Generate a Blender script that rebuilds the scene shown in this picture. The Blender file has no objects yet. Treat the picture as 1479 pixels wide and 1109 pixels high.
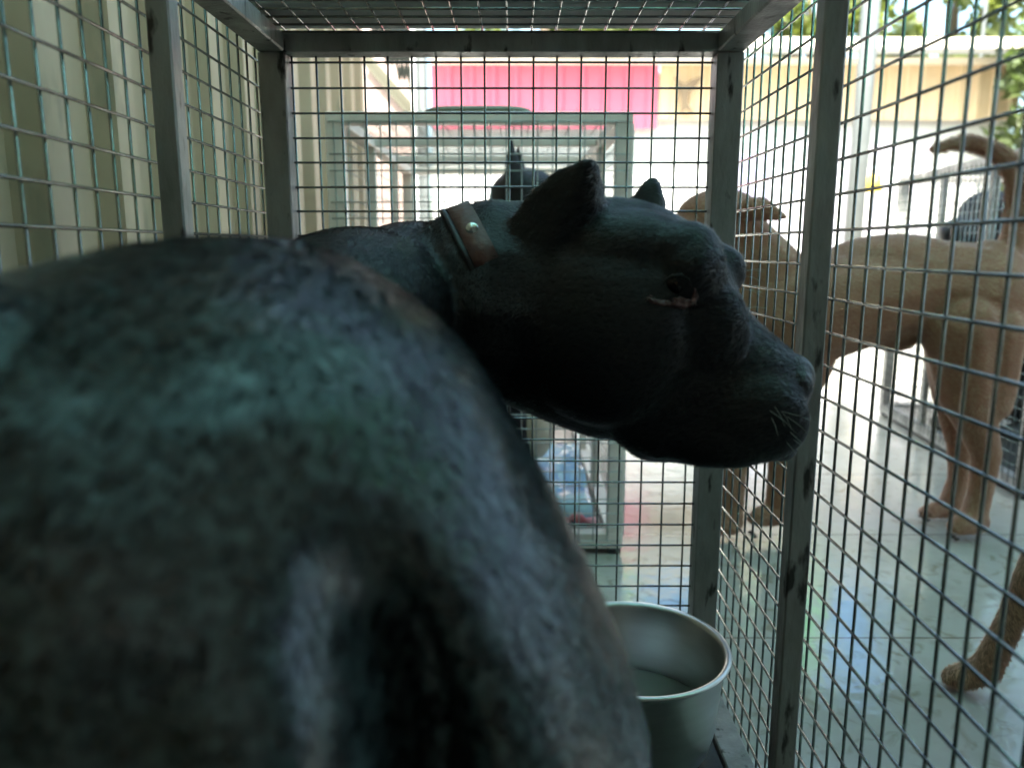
import bpy, bmesh, math, random
import numpy as np
from mathutils import Vector, Matrix, noise
from mathutils.bvhtree import BVHTree
random.seed(7); np.random.seed(7)
S = 0.847                      # built in units of the distance to the back panel, scaled to metres at the end
FPX, CX, CY = 1100.0, 742.0, 554.5
TH = math.atan(196/FPX); CT, ST = math.cos(TH), math.sin(TH)
CAMZ = 0.64
sc = bpy.context.scene
col = sc.collection

def ray(px, py):
    a = (px-CX)/FPX; b = (py-CY)/FPX
    F = CT-b*ST; D = ST+b*CT
    return a/F, D/F
def at(px, py, Z):
    r, d = ray(px, py)
    return Vector((r*Z, Z, CAMZ-d*Z))

# ------------------------------------------------------------------ materials
def mat(name, color, rough=.6, metal=0., color2=None, nscale=20., ncon=(.35, .65), bump=0., bscale=60., spec=.5,
        sheen=0., coat=0., transl=None, stretch=None, aniso=0, color3=None, rvar=0.):
    m = bpy.data.materials.new(name); m.use_nodes = True
    nt = m.node_tree; N = nt.nodes; L = nt.links
    b = N['Principled BSDF']
    b.inputs['Base Color'].default_value = (*color, 1); b.inputs['Roughness'].default_value = rough
    b.inputs['Metallic'].default_value = metal; b.inputs['Specular IOR Level'].default_value = spec
    if sheen: b.inputs['Sheen Weight'].default_value = sheen; b.inputs['Sheen Roughness'].default_value = .4
    if coat: b.inputs['Coat Weight'].default_value = coat; b.inputs['Coat Roughness'].default_value = .15
    tc = N.new('ShaderNodeTexCoord'); mp = N.new('ShaderNodeMapping'); L.new(tc.outputs['Object'], mp.inputs[0])
    if stretch: mp.inputs['Scale'].default_value = stretch
    n = None
    if color2 or rvar:
        n = N.new('ShaderNodeTexNoise'); n.inputs['Scale'].default_value = nscale; n.inputs['Detail'].default_value = 6
        n.inputs['Roughness'].default_value = .62
        L.new(mp.outputs[0], n.inputs['Vector'])
    if color2:
        r = N.new('ShaderNodeValToRGB'); r.color_ramp.elements[0].position = ncon[0]; r.color_ramp.elements[1].position = ncon[1]
        r.color_ramp.elements[0].color = (*color, 1); r.color_ramp.elements[1].color = (*color2, 1)
        L.new(n.outputs[0], r.inputs[0]); last = r.outputs[0]
        if color3:
            n3 = N.new('ShaderNodeTexNoise'); n3.inputs['Scale'].default_value = nscale*2.7; n3.inputs['Detail'].default_value = 8
            L.new(mp.outputs[0], n3.inputs['Vector'])
            r3 = N.new('ShaderNodeValToRGB'); r3.color_ramp.elements[0].position = .6; r3.color_ramp.elements[1].position = .68
            L.new(n3.outputs[0], r3.inputs[0])
            mx = N.new('ShaderNodeMix'); mx.data_type = 'RGBA'; L.new(r3.outputs[0], mx.inputs[0])
            L.new(last, mx.inputs[6]); mx.inputs[7].default_value = (*color3, 1); last = mx.outputs[2]
        L.new(last, b.inputs['Base Color'])
    if rvar:
        mr = N.new('ShaderNodeMapRange'); L.new(n.outputs[0], mr.inputs[0]); mr.inputs[1].default_value = .3; mr.inputs[2].default_value = .7
        mr.inputs[3].default_value = max(.03, rough-rvar); mr.inputs[4].default_value = rough+rvar
        L.new(mr.outputs[0], b.inputs['Roughness'])
    if bump:
        nb = N.new('ShaderNodeTexNoise'); nb.inputs['Scale'].default_value = bscale; nb.inputs['Detail'].default_value = 5
        L.new(mp.outputs[0], nb.inputs['Vector'])
        bp = N.new('ShaderNodeBump'); bp.inputs['Strength'].default_value = bump; bp.inputs['Distance'].default_value = .004
        L.new(nb.outputs[0], bp.inputs['Height']); L.new(bp.outputs[0], b.inputs['Normal'])
    if transl:
        t = N.new('ShaderNodeBsdfTranslucent'); t.inputs[0].default_value = (*transl[0], 1)
        mx = N.new('ShaderNodeMixShader'); mx.inputs[0].default_value = transl[1]
        L.new(b.outputs[0], mx.inputs[1]); L.new(t.outputs[0], mx.inputs[2])
        L.new(mx.outputs[0], N['Material Output'].inputs[0])
    return m

M = {}
M['post'] = mat('weathered_steel', (.33, .32, .30), .48, .35, (.19, .18, .165), 9, (.35, .7), .25, 90, color3=(.04, .035, .03), stretch=(3, 3, 1), rvar=.12)
M['wire'] = mat('galvanised_wire', (.30, .32, .30), .22, 1., (.16, .17, .16), 30, bump=.15, bscale=120)
M['post_lit'] = mat('lit_weathered_steel', (.84, .74, .66), .5, .1, (.64, .56, .50), 9, (.35, .7), .2, 90)  # same cage steel, painted lighter to look lit in the second cage
M['wire_lit'] = mat('lit_zinc_wire', (.42, .42, .39), .5, .5, (.28, .28, .26), 30)  # paler copy of the cage wire, brightness of the lit second cage in its colour
M['tray'] = mat('black_tray', (.02, .022, .022), .35, 0, (.05, .05, .045), 14, bump=.3, bscale=40)
M['steel'] = mat('brushed_bowl_steel', (.56, .555, .52), .33, 1., (.48, .475, .44), 12, stretch=(1, 1, 5), rvar=.04)
M['water'] = mat('bowl_water', (.10, .10, .085), .03, 0, spec=.6)
M['fur_black'] = mat('black_coat', (.006, .0068, .008), .5, 0, (.012, .013, .013), 12, bump=.4, bscale=240, spec=.35)
M['strand_black'] = mat('black_hair', (.016, .016, .017), .27, 0, (.034, .028, .022), 25, spec=.7)
M['strand_face'] = mat('short_black_hair', (.005, .007, .0085), .42, 0, (.011, .011, .0105), 25, spec=.4)
M['strand_rump'] = mat('glint_speckled_black_hair', (.008, .014, .015), .27, 0, (.085, .125, .128), 170, (.40, .68), spec=.8)  # teal speckle in the colour stands in for glints of top light
M['fur_tan'] = mat('tan_coat', (.23, .10, .055), .75, 0, (.28, .14, .08), 8, bump=.4, bscale=200, spec=.25)
M['strand_tan'] = mat('tan_hair', (.29, .14, .08), .55, 0, (.40, .24, .145), 20, spec=.35)
M['fur_brown'] = mat('brown_coat', (.20, .12, .075), .8, 0, (.22, .13, .08), 8, bump=.4, bscale=200, spec=.2)
M['cream'] = mat('cream_coat', (.55, .47, .36), .8, 0, (.45, .36, .27), 20)
M['nose'] = mat('nose_pad', (.008, .008, .009), .45, 0, bump=.6, bscale=260, spec=.5)
M['eye'] = mat('dark_eye', (.006, .005, .004), .13, 0, spec=.35)
M['lid'] = mat('pink_eyelid', (.15, .08, .075), .3, 0, (.06, .03, .03), 60, bump=.8, bscale=160, spec=.6)
M['leather'] = mat('worn_brown_leather', (.14, .062, .050), .6, 0, (.09, .042, .034), 50, bump=.4, bscale=150)
M['blackstrap'] = mat('black_webbing', (.012, .012, .013), .6)
M['stud'] = mat('glass_stud', (.75, .75, .68), .15, .9)
M['whisker'] = mat('whisker', (.28, .28, .25), .4)
M['claw'] = mat('claw', (.03, .022, .018), .4)
M['cwall'] = mat('cream_steel_sheet', (.46, .335, .205), .55, 0, (.36, .26, .16), 5, (.3, .7), .15, 30, color3=(.27, .21, .13), stretch=(1, 1, .35), rvar=.12)
M['pinkfence'] = mat('pink_steel_sheet', (.74, .14, .22), .5, 0, (.68, .12, .20), 3)
M['creamfence'] = mat('beige_steel_sheet', (.62, .47, .30), .55, 0, (.56, .42, .26), 3)
M['render'] = mat('pale_pink_render', (.44, .33, .30), .85, 0, (.40, .30, .27), 4, bump=.2)
M['greypaint'] = mat('grey_paint', (.13, .145, .145), .5, .1, (.10, .11, .11), 6)
M['mesh_dark'] = mat('dark_expanded_metal', (.03, .035, .03), .45, .5)
M['stringer'] = mat('olive_steel', (.09, .085, .06), .5, .3)
M['gate_white'] = mat('lilac_white_paint', (.40, .37, .44), .5)
M['white'] = mat('white_paint', (.62, .62, .61), .5, 0, (.52, .52, .50), 3)
M['fascia'] = mat('cream_fascia', (.78, .70, .58), .6)
M['shade_white'] = mat('lilac_curtain', (.28, .26, .38), .8)
M['yellow'] = mat('yellow_plastic', (.8, .55, .05), .4)
M['bark'] = mat('bark', (.09, .065, .045), .9, 0, (.16, .12, .085), 25, bump=.8, bscale=20, stretch=(4, 4, 1))
M['leaf'] = mat('leaf', (.075, .11, .022), .5, 0, (.11, .13, .035), 3, transl=((.25, .30, .05), .45))
M['leaf2'] = mat('dark_leaf', (.045, .075, .025), .5, 0, (.08, .10, .03), 3, transl=((.13, .2, .04), .4))
M['leaf3'] = mat('rusty_leaf', (.16, .07, .03), .6, 0, (.22, .11, .04), 3, transl=((.3, .14, .05), .35))
M['blue'] = mat('blue_plastic_sheet', (.12, .25, .45), .22, 0, (.32, .45, .52), 9, (.4, .6), .8, 22, spec=.7)
M['redpink'] = mat('pink_cloth', (.62, .16, .20), .8, 0, (.7, .4, .42), 30)
M['lidgrey'] = mat('greenish_plastic', (.25, .27, .20), .5, 0, (.18, .2, .15), 12)
M['sheetgrey'] = mat('grey_board', (.42, .44, .41), .6, 0, (.30, .32, .30), 8, (.3, .7), .2, 30)
M['sheetdark'] = mat('dark_green_crate_plastic', (.02, .035, .035), .45, 0, (.035, .05, .05), 20)
M['roof_teal'] = mat('teal_translucent_sheet', (.34, .35, .34), .4, 0, (.28, .29, .28), 2, transl=((.55, .60, .58), .22))
M['roof_green'] = mat('green_translucent_sheet', (.34, .35, .33), .4, 0, transl=((.55, .60, .54), .22))
M['roof_lime'] = mat('added_green_roof_panel', (.28, .42, .30), .3, 0, transl=((.46, .86, .72), .45))  # unseen panel, added for green highlights on the right wires
M['roof_clear'] = mat('added_teal_roof_panel', (.30, .45, .44), .3, 0, transl=((.58, .88, .92), .48))  # unseen panel, added to throw teal highlights on the rump
M['strip_green'] = mat('green_mirrored_sheet', (.16, .5, .2), .35, 0, transl=((.35, .85, .42), .6))  # for the strips added to colour the floor reflections
M['strip_blue'] = mat('blue_translucent_sheet', (.14, .32, .6), .35, 0, transl=((.35, .6, .95), .6))
M['concrete'] = mat('dark_concrete', (.16, .155, .145), .9, 0, (.11, .105, .1), 4)
M['brown'] = mat('brown_silhouette', (.22, .16, .10), .7)

def floor_mat():
    m = bpy.data.materials.new('wet_stone_tiles'); m.use_nodes = True
    nt = m.node_tree; N = nt.nodes; L = nt.links; b = N['Principled BSDF']
    tc = N.new('ShaderNodeTexCoord')
    mp = N.new('ShaderNodeMapping'); L.new(tc.outputs['Object'], mp.inputs[0])
    t = 0.4657*S
    mp.inputs['Location'].default_value = (-.12*S+.0, (-1.178+10*.4657)*S, 0)
    br = N.new('ShaderNodeTexBrick'); br.offset = 0; br.inputs['Scale'].default_value = 1.
    br.inputs['Brick Width'].default_value = t*3; br.inputs['Row Height'].default_value = t
    br.inputs['Mortar Size'].default_value = .0022; br.inputs['Mortar Smooth'].default_value = .2; br.inputs['Bias'].default_value = 0
    br.inputs['Color1'].default_value = (.35, .335, .30, 1); br.inputs['Color2'].default_value = (.315, .305, .275, 1); br.inputs['Mortar'].default_value = (.14, .125, .10, 1)
    L.new(mp.outputs[0], br.inputs['Vector'])
    n = N.new('ShaderNodeTexNoise'); n.inputs['Scale'].default_value = 5; n.inputs['Detail'].default_value = 9; n.inputs['Roughness'].default_value = .65; n.inputs['Distortion'].default_value = .6
    L.new(tc.outputs['Object'], n.inputs['Vector'])
    r = N.new('ShaderNodeValToRGB'); r.color_ramp.elements[0].position = .35; r.color_ramp.elements[0].color = (.86, .84, .80, 1); r.color_ramp.elements[1].position = .62; r.color_ramp.elements[1].color = (1, 1, 1, 1)
    L.new(n.outputs[0], r.inputs[0])
    n4 = N.new('ShaderNodeTexNoise'); n4.inputs['Scale'].default_value = 24; n4.inputs['Detail'].default_value = 9; n4.inputs['Distortion'].default_value = 1.2
    L.new(tc.outputs['Object'], n4.inputs['Vector'])
    r4 = N.new('ShaderNodeValToRGB'); r4.color_ramp.elements[0].position = .30; r4.color_ramp.elements[0].color = (.72, .66, .58, 1); r4.color_ramp.elements[1].position = .44; r4.color_ramp.elements[1].color = (1, 1, 1, 1)
    L.new(n4.outputs[0], r4.inputs[0])
    m1 = N.new('ShaderNodeMix'); m1.data_type = 'RGBA'; m1.blend_type = 'MULTIPLY'; m1.inputs[0].default_value = 1
    L.new(br.outputs[0], m1.inputs[6]); L.new(r.outputs[0], m1.inputs[7])
    m2 = N.new('ShaderNodeMix'); m2.data_type = 'RGBA'; m2.blend_type = 'MULTIPLY'; m2.inputs[0].default_value = 1
    L.new(m1.outputs[2], m2.inputs[6]); L.new(r4.outputs[0], m2.inputs[7])
    L.new(m2.outputs[2], b.inputs['Base Color'])
    n2 = N.new('ShaderNodeTexNoise'); n2.inputs['Scale'].default_value = 1.6; n2.inputs['Detail'].default_value = 4
    L.new(tc.outputs['Object'], n2.inputs['Vector'])
    mr = N.new('ShaderNodeMapRange'); mr.inputs[1].default_value = .4; mr.inputs[2].default_value = .6; mr.inputs[3].default_value = .07; mr.inputs[4].default_value = .26
    L.new(n2.outputs[0], mr.inputs[0]); L.new(mr.outputs[0], b.inputs['Roughness'])
    b.inputs['Specular IOR Level'].default_value = .8
    n3 = N.new('ShaderNodeTexNoise'); n3.inputs['Scale'].default_value = 28; n3.inputs['Detail'].default_value = 6
    L.new(tc.outputs['Object'], n3.inputs['Vector'])
    ad = N.new('ShaderNodeMath'); ad.operation = 'MULTIPLY_ADD'; L.new(br.outputs['Fac'], ad.inputs[0]); ad.inputs[1].default_value = -1.2; L.new(n3.outputs[0], ad.inputs[2])
    bp = N.new('ShaderNodeBump'); bp.inputs['Strength'].default_value = .25; bp.inputs['Distance'].default_value = .004
    L.new(ad.outputs[0], bp.inputs['Height']); L.new(bp.outputs[0], b.inputs['Normal'])
    return m
M['floor'] = floor_mat()

# ------------------------------------------------------------------ object helpers
def tag(o, label=None, cat=None, group=None, kind=None):
    if label: o['label'] = label
    if cat: o['category'] = cat
    if group: o['group'] = group
    if kind: o['kind'] = kind
    return o
def thing(name, label, cat, loc=(0, 0, 0), rz=0, group=None):
    o = bpy.data.objects.new(name, None); col.objects.link(o); o.empty_display_size = .05
    o.location = loc; o.rotation_euler = (0, 0, rz)
    return tag(o, label, cat, group)
def obj(name, bm, m, parent=None, smooth=False):
    me = bpy.data.meshes.new(name); bm.to_mesh(me); bm.free()
    me.materials.append(m)
    if smooth:
        me.shade_smooth()
    o = bpy.data.objects.new(name, me); col.objects.link(o); o.parent = parent
    return o
def box(bm, c, s, rot=None, bev=0):
    r = bmesh.ops.create_cube(bm, size=1)
    vs = r['verts']
    mt = Matrix.Translation(c) @ (rot.to_4x4() if rot else Matrix.Identity(4)) @ Matrix.Diagonal((*s, 1))
    bmesh.ops.transform(bm, matrix=mt, verts=vs)
    if bev:
        es = {e for v in vs for e in v.link_edges}
        bmesh.ops.bevel(bm, geom=list(es), offset=bev, segments=1, affect='EDGES')
def boxm(c, s, rot=None, bev=0):
    bm = bmesh.new(); box(bm, c, s, rot, bev); return bm
def tube(bm, pts, r, n=6, caps=True):
    pts = [Vector(p) for p in pts]; rings = []
    rs = r if isinstance(r, (list, tuple)) else [r]*len(pts)
    prev = None
    for i, p in enumerate(pts):
        t = (pts[min(i+1, len(pts)-1)]-pts[max(i-1, 0)]).normalized()
        if prev is None:
            a = Vector((0, 0, 1)) if abs(t.z) < .9 else Vector((1, 0, 0))
            x = t.cross(a).normalized()
        else:
            x = (prev-t*prev.dot(t)).normalized()
        prev = x; y = t.cross(x)
        rings.append([bm.verts.new(p+(x*math.cos(k*2*math.pi/n)+y*math.sin(k*2*math.pi/n))*rs[i]) for k in range(n)])
    for a, b in zip(rings, rings[1:]):
        for k in range(n):
            bm.faces.new((a[k], a[(k+1) % n], b[(k+1) % n], b[k]))
    if caps:
        bm.faces.new(rings[0][::-1]); bm.faces.new(rings[-1])
def loft(bm, rings):
    R = [[bm.verts.new(p) for p in r] for r in rings]; n = len(R[0])
    for a, b in zip(R, R[1:]):
        for k in range(n): bm.faces.new((a[k], a[(k+1) % n], b[(k+1) % n], b[k]))
    bm.faces.new(R[0][::-1]); bm.faces.new(R[-1])
def ell(bm, c, r, rot=None, sub=3):
    q = bmesh.ops.create_icosphere(bm, subdivisions=sub, radius=1)
    mt = Matrix.Translation(c) @ (rot.to_4x4() if rot else Matrix.Identity(4)) @ Matrix.Diagonal((*r, 1))
    bmesh.ops.transform(bm, matrix=mt, verts=q['verts'])
def cap(bm, p0, r0, p1, r1):
    p0, p1 = Vector(p0), Vector(p1); b2 = bmesh.new()
    bmesh.ops.create_icosphere(b2, subdivisions=2, radius=r0, matrix=Matrix.Translation(p0))
    bmesh.ops.create_icosphere(b2, subdivisions=2, radius=r1, matrix=Matrix.Translation(p1))
    res = bmesh.ops.convex_hull(b2, input=b2.verts[:])
    junk = [g for g in res['geom_interior'] if isinstance(g, bmesh.types.BMVert)]
    bmesh.ops.delete(b2, geom=junk, context='VERTS')
    mp = {}
    hull = [f for f in b2.faces]
    for f in hull:
        vs = []
        for v in f.verts:
            if v.index not in mp or v.index == -1:
                mp[v.index] = None
    b2.verts.index_update()
    mp = {v.index: bm.verts.new(v.co) for v in b2.verts}
    for f in hull:
        try: bm.faces.new([mp[v.index] for v in f.verts])
        except ValueError: pass
    b2.free()
def chain(bm, pts):
    for (p0, r0), (p1, r1) in zip(pts, pts[1:]): cap(bm, p0, r0, p1, r1)
def hullpts(bm, pts):
    vs = [bm.verts.new(p) for p in pts]
    res = bmesh.ops.convex_hull(bm, input=vs)
    junk = [g for g in res['geom_interior'] if isinstance(g, bmesh.types.BMVert)]
    bmesh.ops.delete(bm, geom=junk, context='VERTS')
def fuse(bm, voxel, smooth=6, factor=.5):
    """union of overlapping solids -> one continuous skin"""
    me = bpy.data.meshes.new('tmp'); bm.to_mesh(me); bm.free()
    o = bpy.data.objects.new('tmp', me); col.objects.link(o)
    r = o.modifiers.new('r', 'REMESH'); r.mode = 'VOXEL'; r.voxel_size = voxel; r.adaptivity = 0
    s = o.modifiers.new('s', 'SMOOTH'); s.factor = factor; s.iterations = smooth
    dg = bpy.context.evaluated_depsgraph_get()
    out = bpy.data.meshes.new_from_object(o.evaluated_get(dg), depsgraph=dg)
    bpy.data.objects.remove(o); bpy.data.meshes.remove(me)
    out.shade_smooth()
    return out
def mesh_obj(name, me, m, parent=None):
    me.name = name; me.materials.clear(); me.materials.append(m)
    o = bpy.data.objects.new(name, me); col.objects.link(o); o.parent = parent
    return o
def bvh_of(me):
    me.calc_loop_triangles()
    v = [Vector(x.co) for x in me.vertices]
    return BVHTree.FromPolygons(v, [list(t.vertices) for t in me.loop_triangles])

def fur(me, flow, n, length, width, m, parent, keep=None, lift=.35, clump=0.0, name='fur', dens=None):
    """short hairs as tapered blades lying along flow(co)->vector, all in one mesh"""
    me.calc_loop_triangles()
    nv = len(me.vertices); co = np.empty(nv*3); me.vertices.foreach_get('co', co); co = co.reshape(-1, 3)
    nt_ = len(me.loop_triangles); tr = np.empty(nt_*3, dtype=np.int32); me.loop_triangles.foreach_get('vertices', tr); tr = tr.reshape(-1, 3)
    A, B, C = co[tr[:, 0]], co[tr[:, 1]], co[tr[:, 2]]
    cr = np.cross(B-A, C-A); ar = np.linalg.norm(cr, axis=1)/2+1e-12; nr = cr/(2*ar[:, None])
    w = ar.copy(); cen = (A+B+C)/3
    if keep is not None: w = w*keep(cen, nr)
    idx = np.random.choice(nt_, n, p=w/w.sum())
    u = np.random.rand(n); v = np.random.rand(n); f = u+v > 1; u[f] = 1-u[f]; v[f] = 1-v[f]
    P = A[idx]+(B[idx]-A[idx])*u[:, None]+(C[idx]-A[idx])*v[:, None]; Nn = nr[idx]
    F = flow(P)
    if clump:
        F = F+clump*np.stack([np.sin(P[:, 1]*55+np.sin(P[:, 2]*83)*2), np.sin(P[:, 0]*61+P[:, 2]*37+2), np.sin(P[:, 0]*71+P[:, 1]*47)], 1)
    F = F+np.random.normal(0, .22, (n, 3))
    T = F-Nn*np.sum(F*Nn, 1)[:, None]; T /= np.linalg.norm(T, axis=1)[:, None]+1e-9
    Sd = np.cross(Nn, T)
    Ln = length*(.55+.8*np.random.rand(n))[:, None]; W = width*(.7+.6*np.random.rand(n))[:, None]
    D1 = T*(1-lift)+Nn*lift; D1 /= np.linalg.norm(D1, axis=1)[:, None]
    D2 = T*1.0+Nn*(lift*.35); D2 /= np.linalg.norm(D2, axis=1)[:, None]
    p0 = P-Nn*width; mid = P+D1*Ln*.5; tip = mid+D2*Ln*.5
    V = np.stack([p0-Sd*W, p0+Sd*W, mid+Sd*W*.8, mid-Sd*W*.8, tip], 1).reshape(-1, 3)
    fm = bpy.data.meshes.new(name)
    fm.vertices.add(n*5); fm.vertices.foreach_set('co', V.ravel())
    base = (np.arange(n)*5)[:, None]
    q = base+np.array([[0, 1, 2, 3, 3, 2, 4]])
    fm.loops.add(n*7); fm.loops.foreach_set('vertex_index', q.ravel().astype(np.int32))
    ls = np.stack([np.arange(n)*7, np.arange(n)*7+4], 1).ravel().astype(np.int32)
    fm.polygons.add(n*2); fm.polygons.foreach_set('loop_start', ls)
    fm.update(calc_edges=True); fm.validate()
    fm.materials.append(m)
    o = bpy.data.objects.new(name, fm); col.objects.link(o); o.parent = parent
    return o

# ------------------------------------------------------------------ setting
bm = bmesh.new(); bmesh.ops.create_grid(bm, x_segments=2, y_segments=2, size=40)
tag(obj('floor', bm, M['floor']), kind='structure')

def corrugated(P0, P1, z0, z1, pitch, depth, nrm, flat=.5, thick=.004, ridge=.2, phase=0.):
    """trapezoid profile sheet from P0 to P1, ribs running upward, ribs standing out along nrm"""
    P0, P1 = Vector((*P0, 0)), Vector((*P1, 0)); L_ = (P1-P0).length; d = (P1-P0)/L_; n = Vector((*nrm, 0))
    prof = []; s = -phase*pitch; sl = (1-flat-ridge)/2
    while s < L_:
        for a, h in ((0, 0), (flat, 0), (flat+sl, 1), (flat+sl+ridge, 1)):
            x = s+a*pitch
            if 0 <= x <= L_: prof.append((x, h*depth))
        s += pitch
    if prof[-1][0] < L_-1e-4: prof.append((L_, 0))
    if prof[0][0] > 1e-4: prof.insert(0, (0, 0))
    bm = bmesh.new(); rows = []
    for off in (0, -thick):
        for z in (z0, z1):
            rows.append([bm.verts.new(P0+d*x+n*(h+off)+Vector((0, 0, z))) for x, h in prof])
    f0, f1, b0, b1 = rows
    for k in range(len(prof)-1):
        bm.faces.new((f0[k], f0[k+1], f1[k+1], f1[k])); bm.faces.new((b0[k+1], b0[k], b1[k], b1[k+1]))
        bm.faces.new((f1[k], f1[k+1], b1[k+1], b1[k])); bm.faces.new((f0[k+1], f0[k], b0[k], b0[k+1]))
    bmesh.ops.recalc_face_normals(bm, faces=bm.faces)
    return bm

# left sheet wall
w = thing('corrugated_wall', 'cream ribbed steel sheet wall running along the left of the cages', 'wall', (-.56, .5, 0))
bm = corrugated((0, -2.4), (0, 2.42), 0, 2.6, .172, .030, (1, 0), flat=.46, ridge=.30, phase=.35)
obj('ribbed_sheet', bm, M['cwall'], w)
for z in (1.15, 2.2): obj('rail', boxm((-.03, 0, z), (.04, 4.8, .05)), M['stringer'], w)

# far fence in two colours
fy = 7.2
pf = thing('pink_fence', 'bright pink corrugated steel panel on top of the far white wall', 'fence', (0, fy, 0))
obj('ribbed_sheet', corrugated((-.74, 0), (1.30, 0), 1.70, 2.25, .20, .03, (0, -1), flat=.6, ridge=.16), M['pinkfence'], pf)
cf = thing('beige_fence', 'beige corrugated steel panel right of the pink one on the far wall', 'fence', (0, fy, 0))
obj('ribbed_sheet', corrugated((1.31, 0), (4.55, 0), 1.78, 2.25, .16, .03, (0, -1), flat=.6, ridge=.16), M['creamfence'], cf)
obj('top_rail', boxm((2.9, -.05, 2.27), (3.2, .06, .05)), M['fascia'], cf)
obj('top_rail', boxm((.28, -.05, 2.27), (2.03, .06, .05)), M['fascia'], pf)
ev = thing('roof_eave', 'cream projecting eave board above the far fence', 'roof', (1.6, fy-.2, 2.33))
obj('fascia_board', boxm((.3, -.22, 0), (6.4, .03, .08)), M['fascia'], ev)
obj('soffit', boxm((.3, .02, .03), (6.4, .44, .02)), M['white'], ev)

ww = obj('white_wall', boxm((1.9, fy+.16, 1.1), (5.3, .12, 2.2)), M['white']); tag(ww, 'plain white painted wall closing the far side of the yard', 'wall')
# bird silhouette on the beige fence
bm = bmesh.new()
def flat_poly(bm, pts, th, org, ux, uz, n):
    vs = [bm.verts.new(org+ux*a+uz*b) for a, b in pts]; f = bm.faces.new(vs)
    r = bmesh.ops.extrude_face_region(bm, geom=[f])
    bmesh.ops.translate(bm, vec=n*th, verts=[v for v in r['geom'] if isinstance(v, bmesh.types.BMVert)])
bird = [(-.10, .16), (-.04, .11), (0, .09), (.06, .13), (.16, .16), (.10, .07), (.04, .02), (.03, -.06), (.09, -.17), (.02, -.12), (-.03, -.16), (-.03, -.04), (-.05, .04)]
flat_poly(bm, bird, .012, Vector((0, 0, 0)), Vector((1, 0, 0)), Vector((0, 0, 1)), Vector((0, -1, 0)))
b_ = obj('bird_cutout', bm, M['brown']); b_.location = (1.52, fy-.075, 1.98)
tag(b_, 'small brown bird cutout with open wings on the beige fence', 'ornament')

# staircase wall beyond the sheet wall
st = thing('staircase_wall', 'pale pink rendered stair wall with sloping edge beside the grey column', 'wall', (-.78, 4.2, 0))
def P2(px, py, Z, base): return at(px, py, Z)-Vector(base)
base = (-.78, 4.2, 0); Zs = 4.2
bm = bmesh.new()
pts = [at(500, 500, Zs), at(604, 500, Zs), at(604, 60, Zs), at(500, 20, Zs)]
pts = [Vector((p.x, 0, max(0, p.z)))-Vector((base[0], 0, 0)) for p in pts]
vs = [bm.verts.new(p) for p in pts]; f = bm.faces.new(vs); r = bmesh.ops.extrude_face_region(bm, geom=[f])
bmesh.ops.translate(bm, vec=(0, .12, 0), verts=[v for v in r['geom'] if isinstance(v, bmesh.types.BMVert)])
bmesh.ops.recalc_face_normals(bm, faces=bm.faces)
obj('rendered_wall', bm, M['render'], st)
def bar_between(a, b, w_, d_):
    a, b = Vector(a), Vector(b); m_ = (a+b)/2; q = (b-a).to_track_quat('X', 'Y').to_matrix()
    return boxm(m_, ((b-a).length, d_, w_), q)
for (x0, y0, x1, y1, w_) in ((528, 78, 604, 166, .014), (524, 86, 600, 174, .008)):
    obj('stringer', bar_between(at(x0, y0, 4.16)-Vector(base), at(x1, y1, 4.16)-Vector(base), w_, .03), M['stringer'], st)
# expanded metal screen above the slope
bm = bmesh.new()
A_ = at(541, 60, 4.12)-Vector(base); 
x0 = at(538, 100, 4.12).x-base[0]; x1 = at(602, 100, 4.12).x-base[0]; zt = at(600, 20, 4.12).z
def edge_z(x):
    # height of the sloping lower edge at local x
    a = at(545, 78, 4.12)-Vector(base); b = at(601, 152, 4.12)-Vector(base)
    t = (x-a.x)/(b.x-a.x); return a.z+(b.z-a.z)*t
ncol = 9; dx = (x1-x0)/ncol; hz = .075
for c in range(ncol+1):
    for sg in (-1, 1):
        run = []; z = zt; k = 0
        while z > .9:
            xx = x0+c*dx+sg*(dx*.5 if k % 2 else 0)*.95
            if z < edge_z(xx): break
            run.append(Vector((xx, 0, z))); z -= hz; k += 1
        if len(run) > 1: tube(bm, run, .009, 4)
obj('expanded_metal_screen', bm, M['mesh_dark'], st)
cl = obj('grey_column', boxm((0, 0, 1.6), (.055, .08, 3.2), bev=.006), M['greypaint']); cl.location = at(612, 300, 4.1)*1; cl.location.z = 0
tag(cl, 'slim grey square column beside the pale stair wall', 'column')
bl = obj('white_downpipe', boxm((0, 0, 1.6), (.025, .03, 3.2), bev=.005), M['white']); bl.location = (at(602, 300, 4.05).x, 4.05, 0)
tag(bl, 'thin white downpipe just left of the grey column', 'pipe')

# round grey pole on the right
bm = bmesh.new(); tube(bm, [(0, 0, 0), (0, 0, 1.9), (0, 0, 3.8)], [.062, .058, .056], 20)
pp = thing('support_pole', 'round grey support pole standing behind the tan dog', 'pole', (at(1231, 358, 5.4).x, 5.4, 0))
obj('shaft', bm, M['greypaint'], pp, True)
obj('base_plate', boxm((0, 0, .01), (.24, .24, .02)), M['greypaint'], pp)

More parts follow.
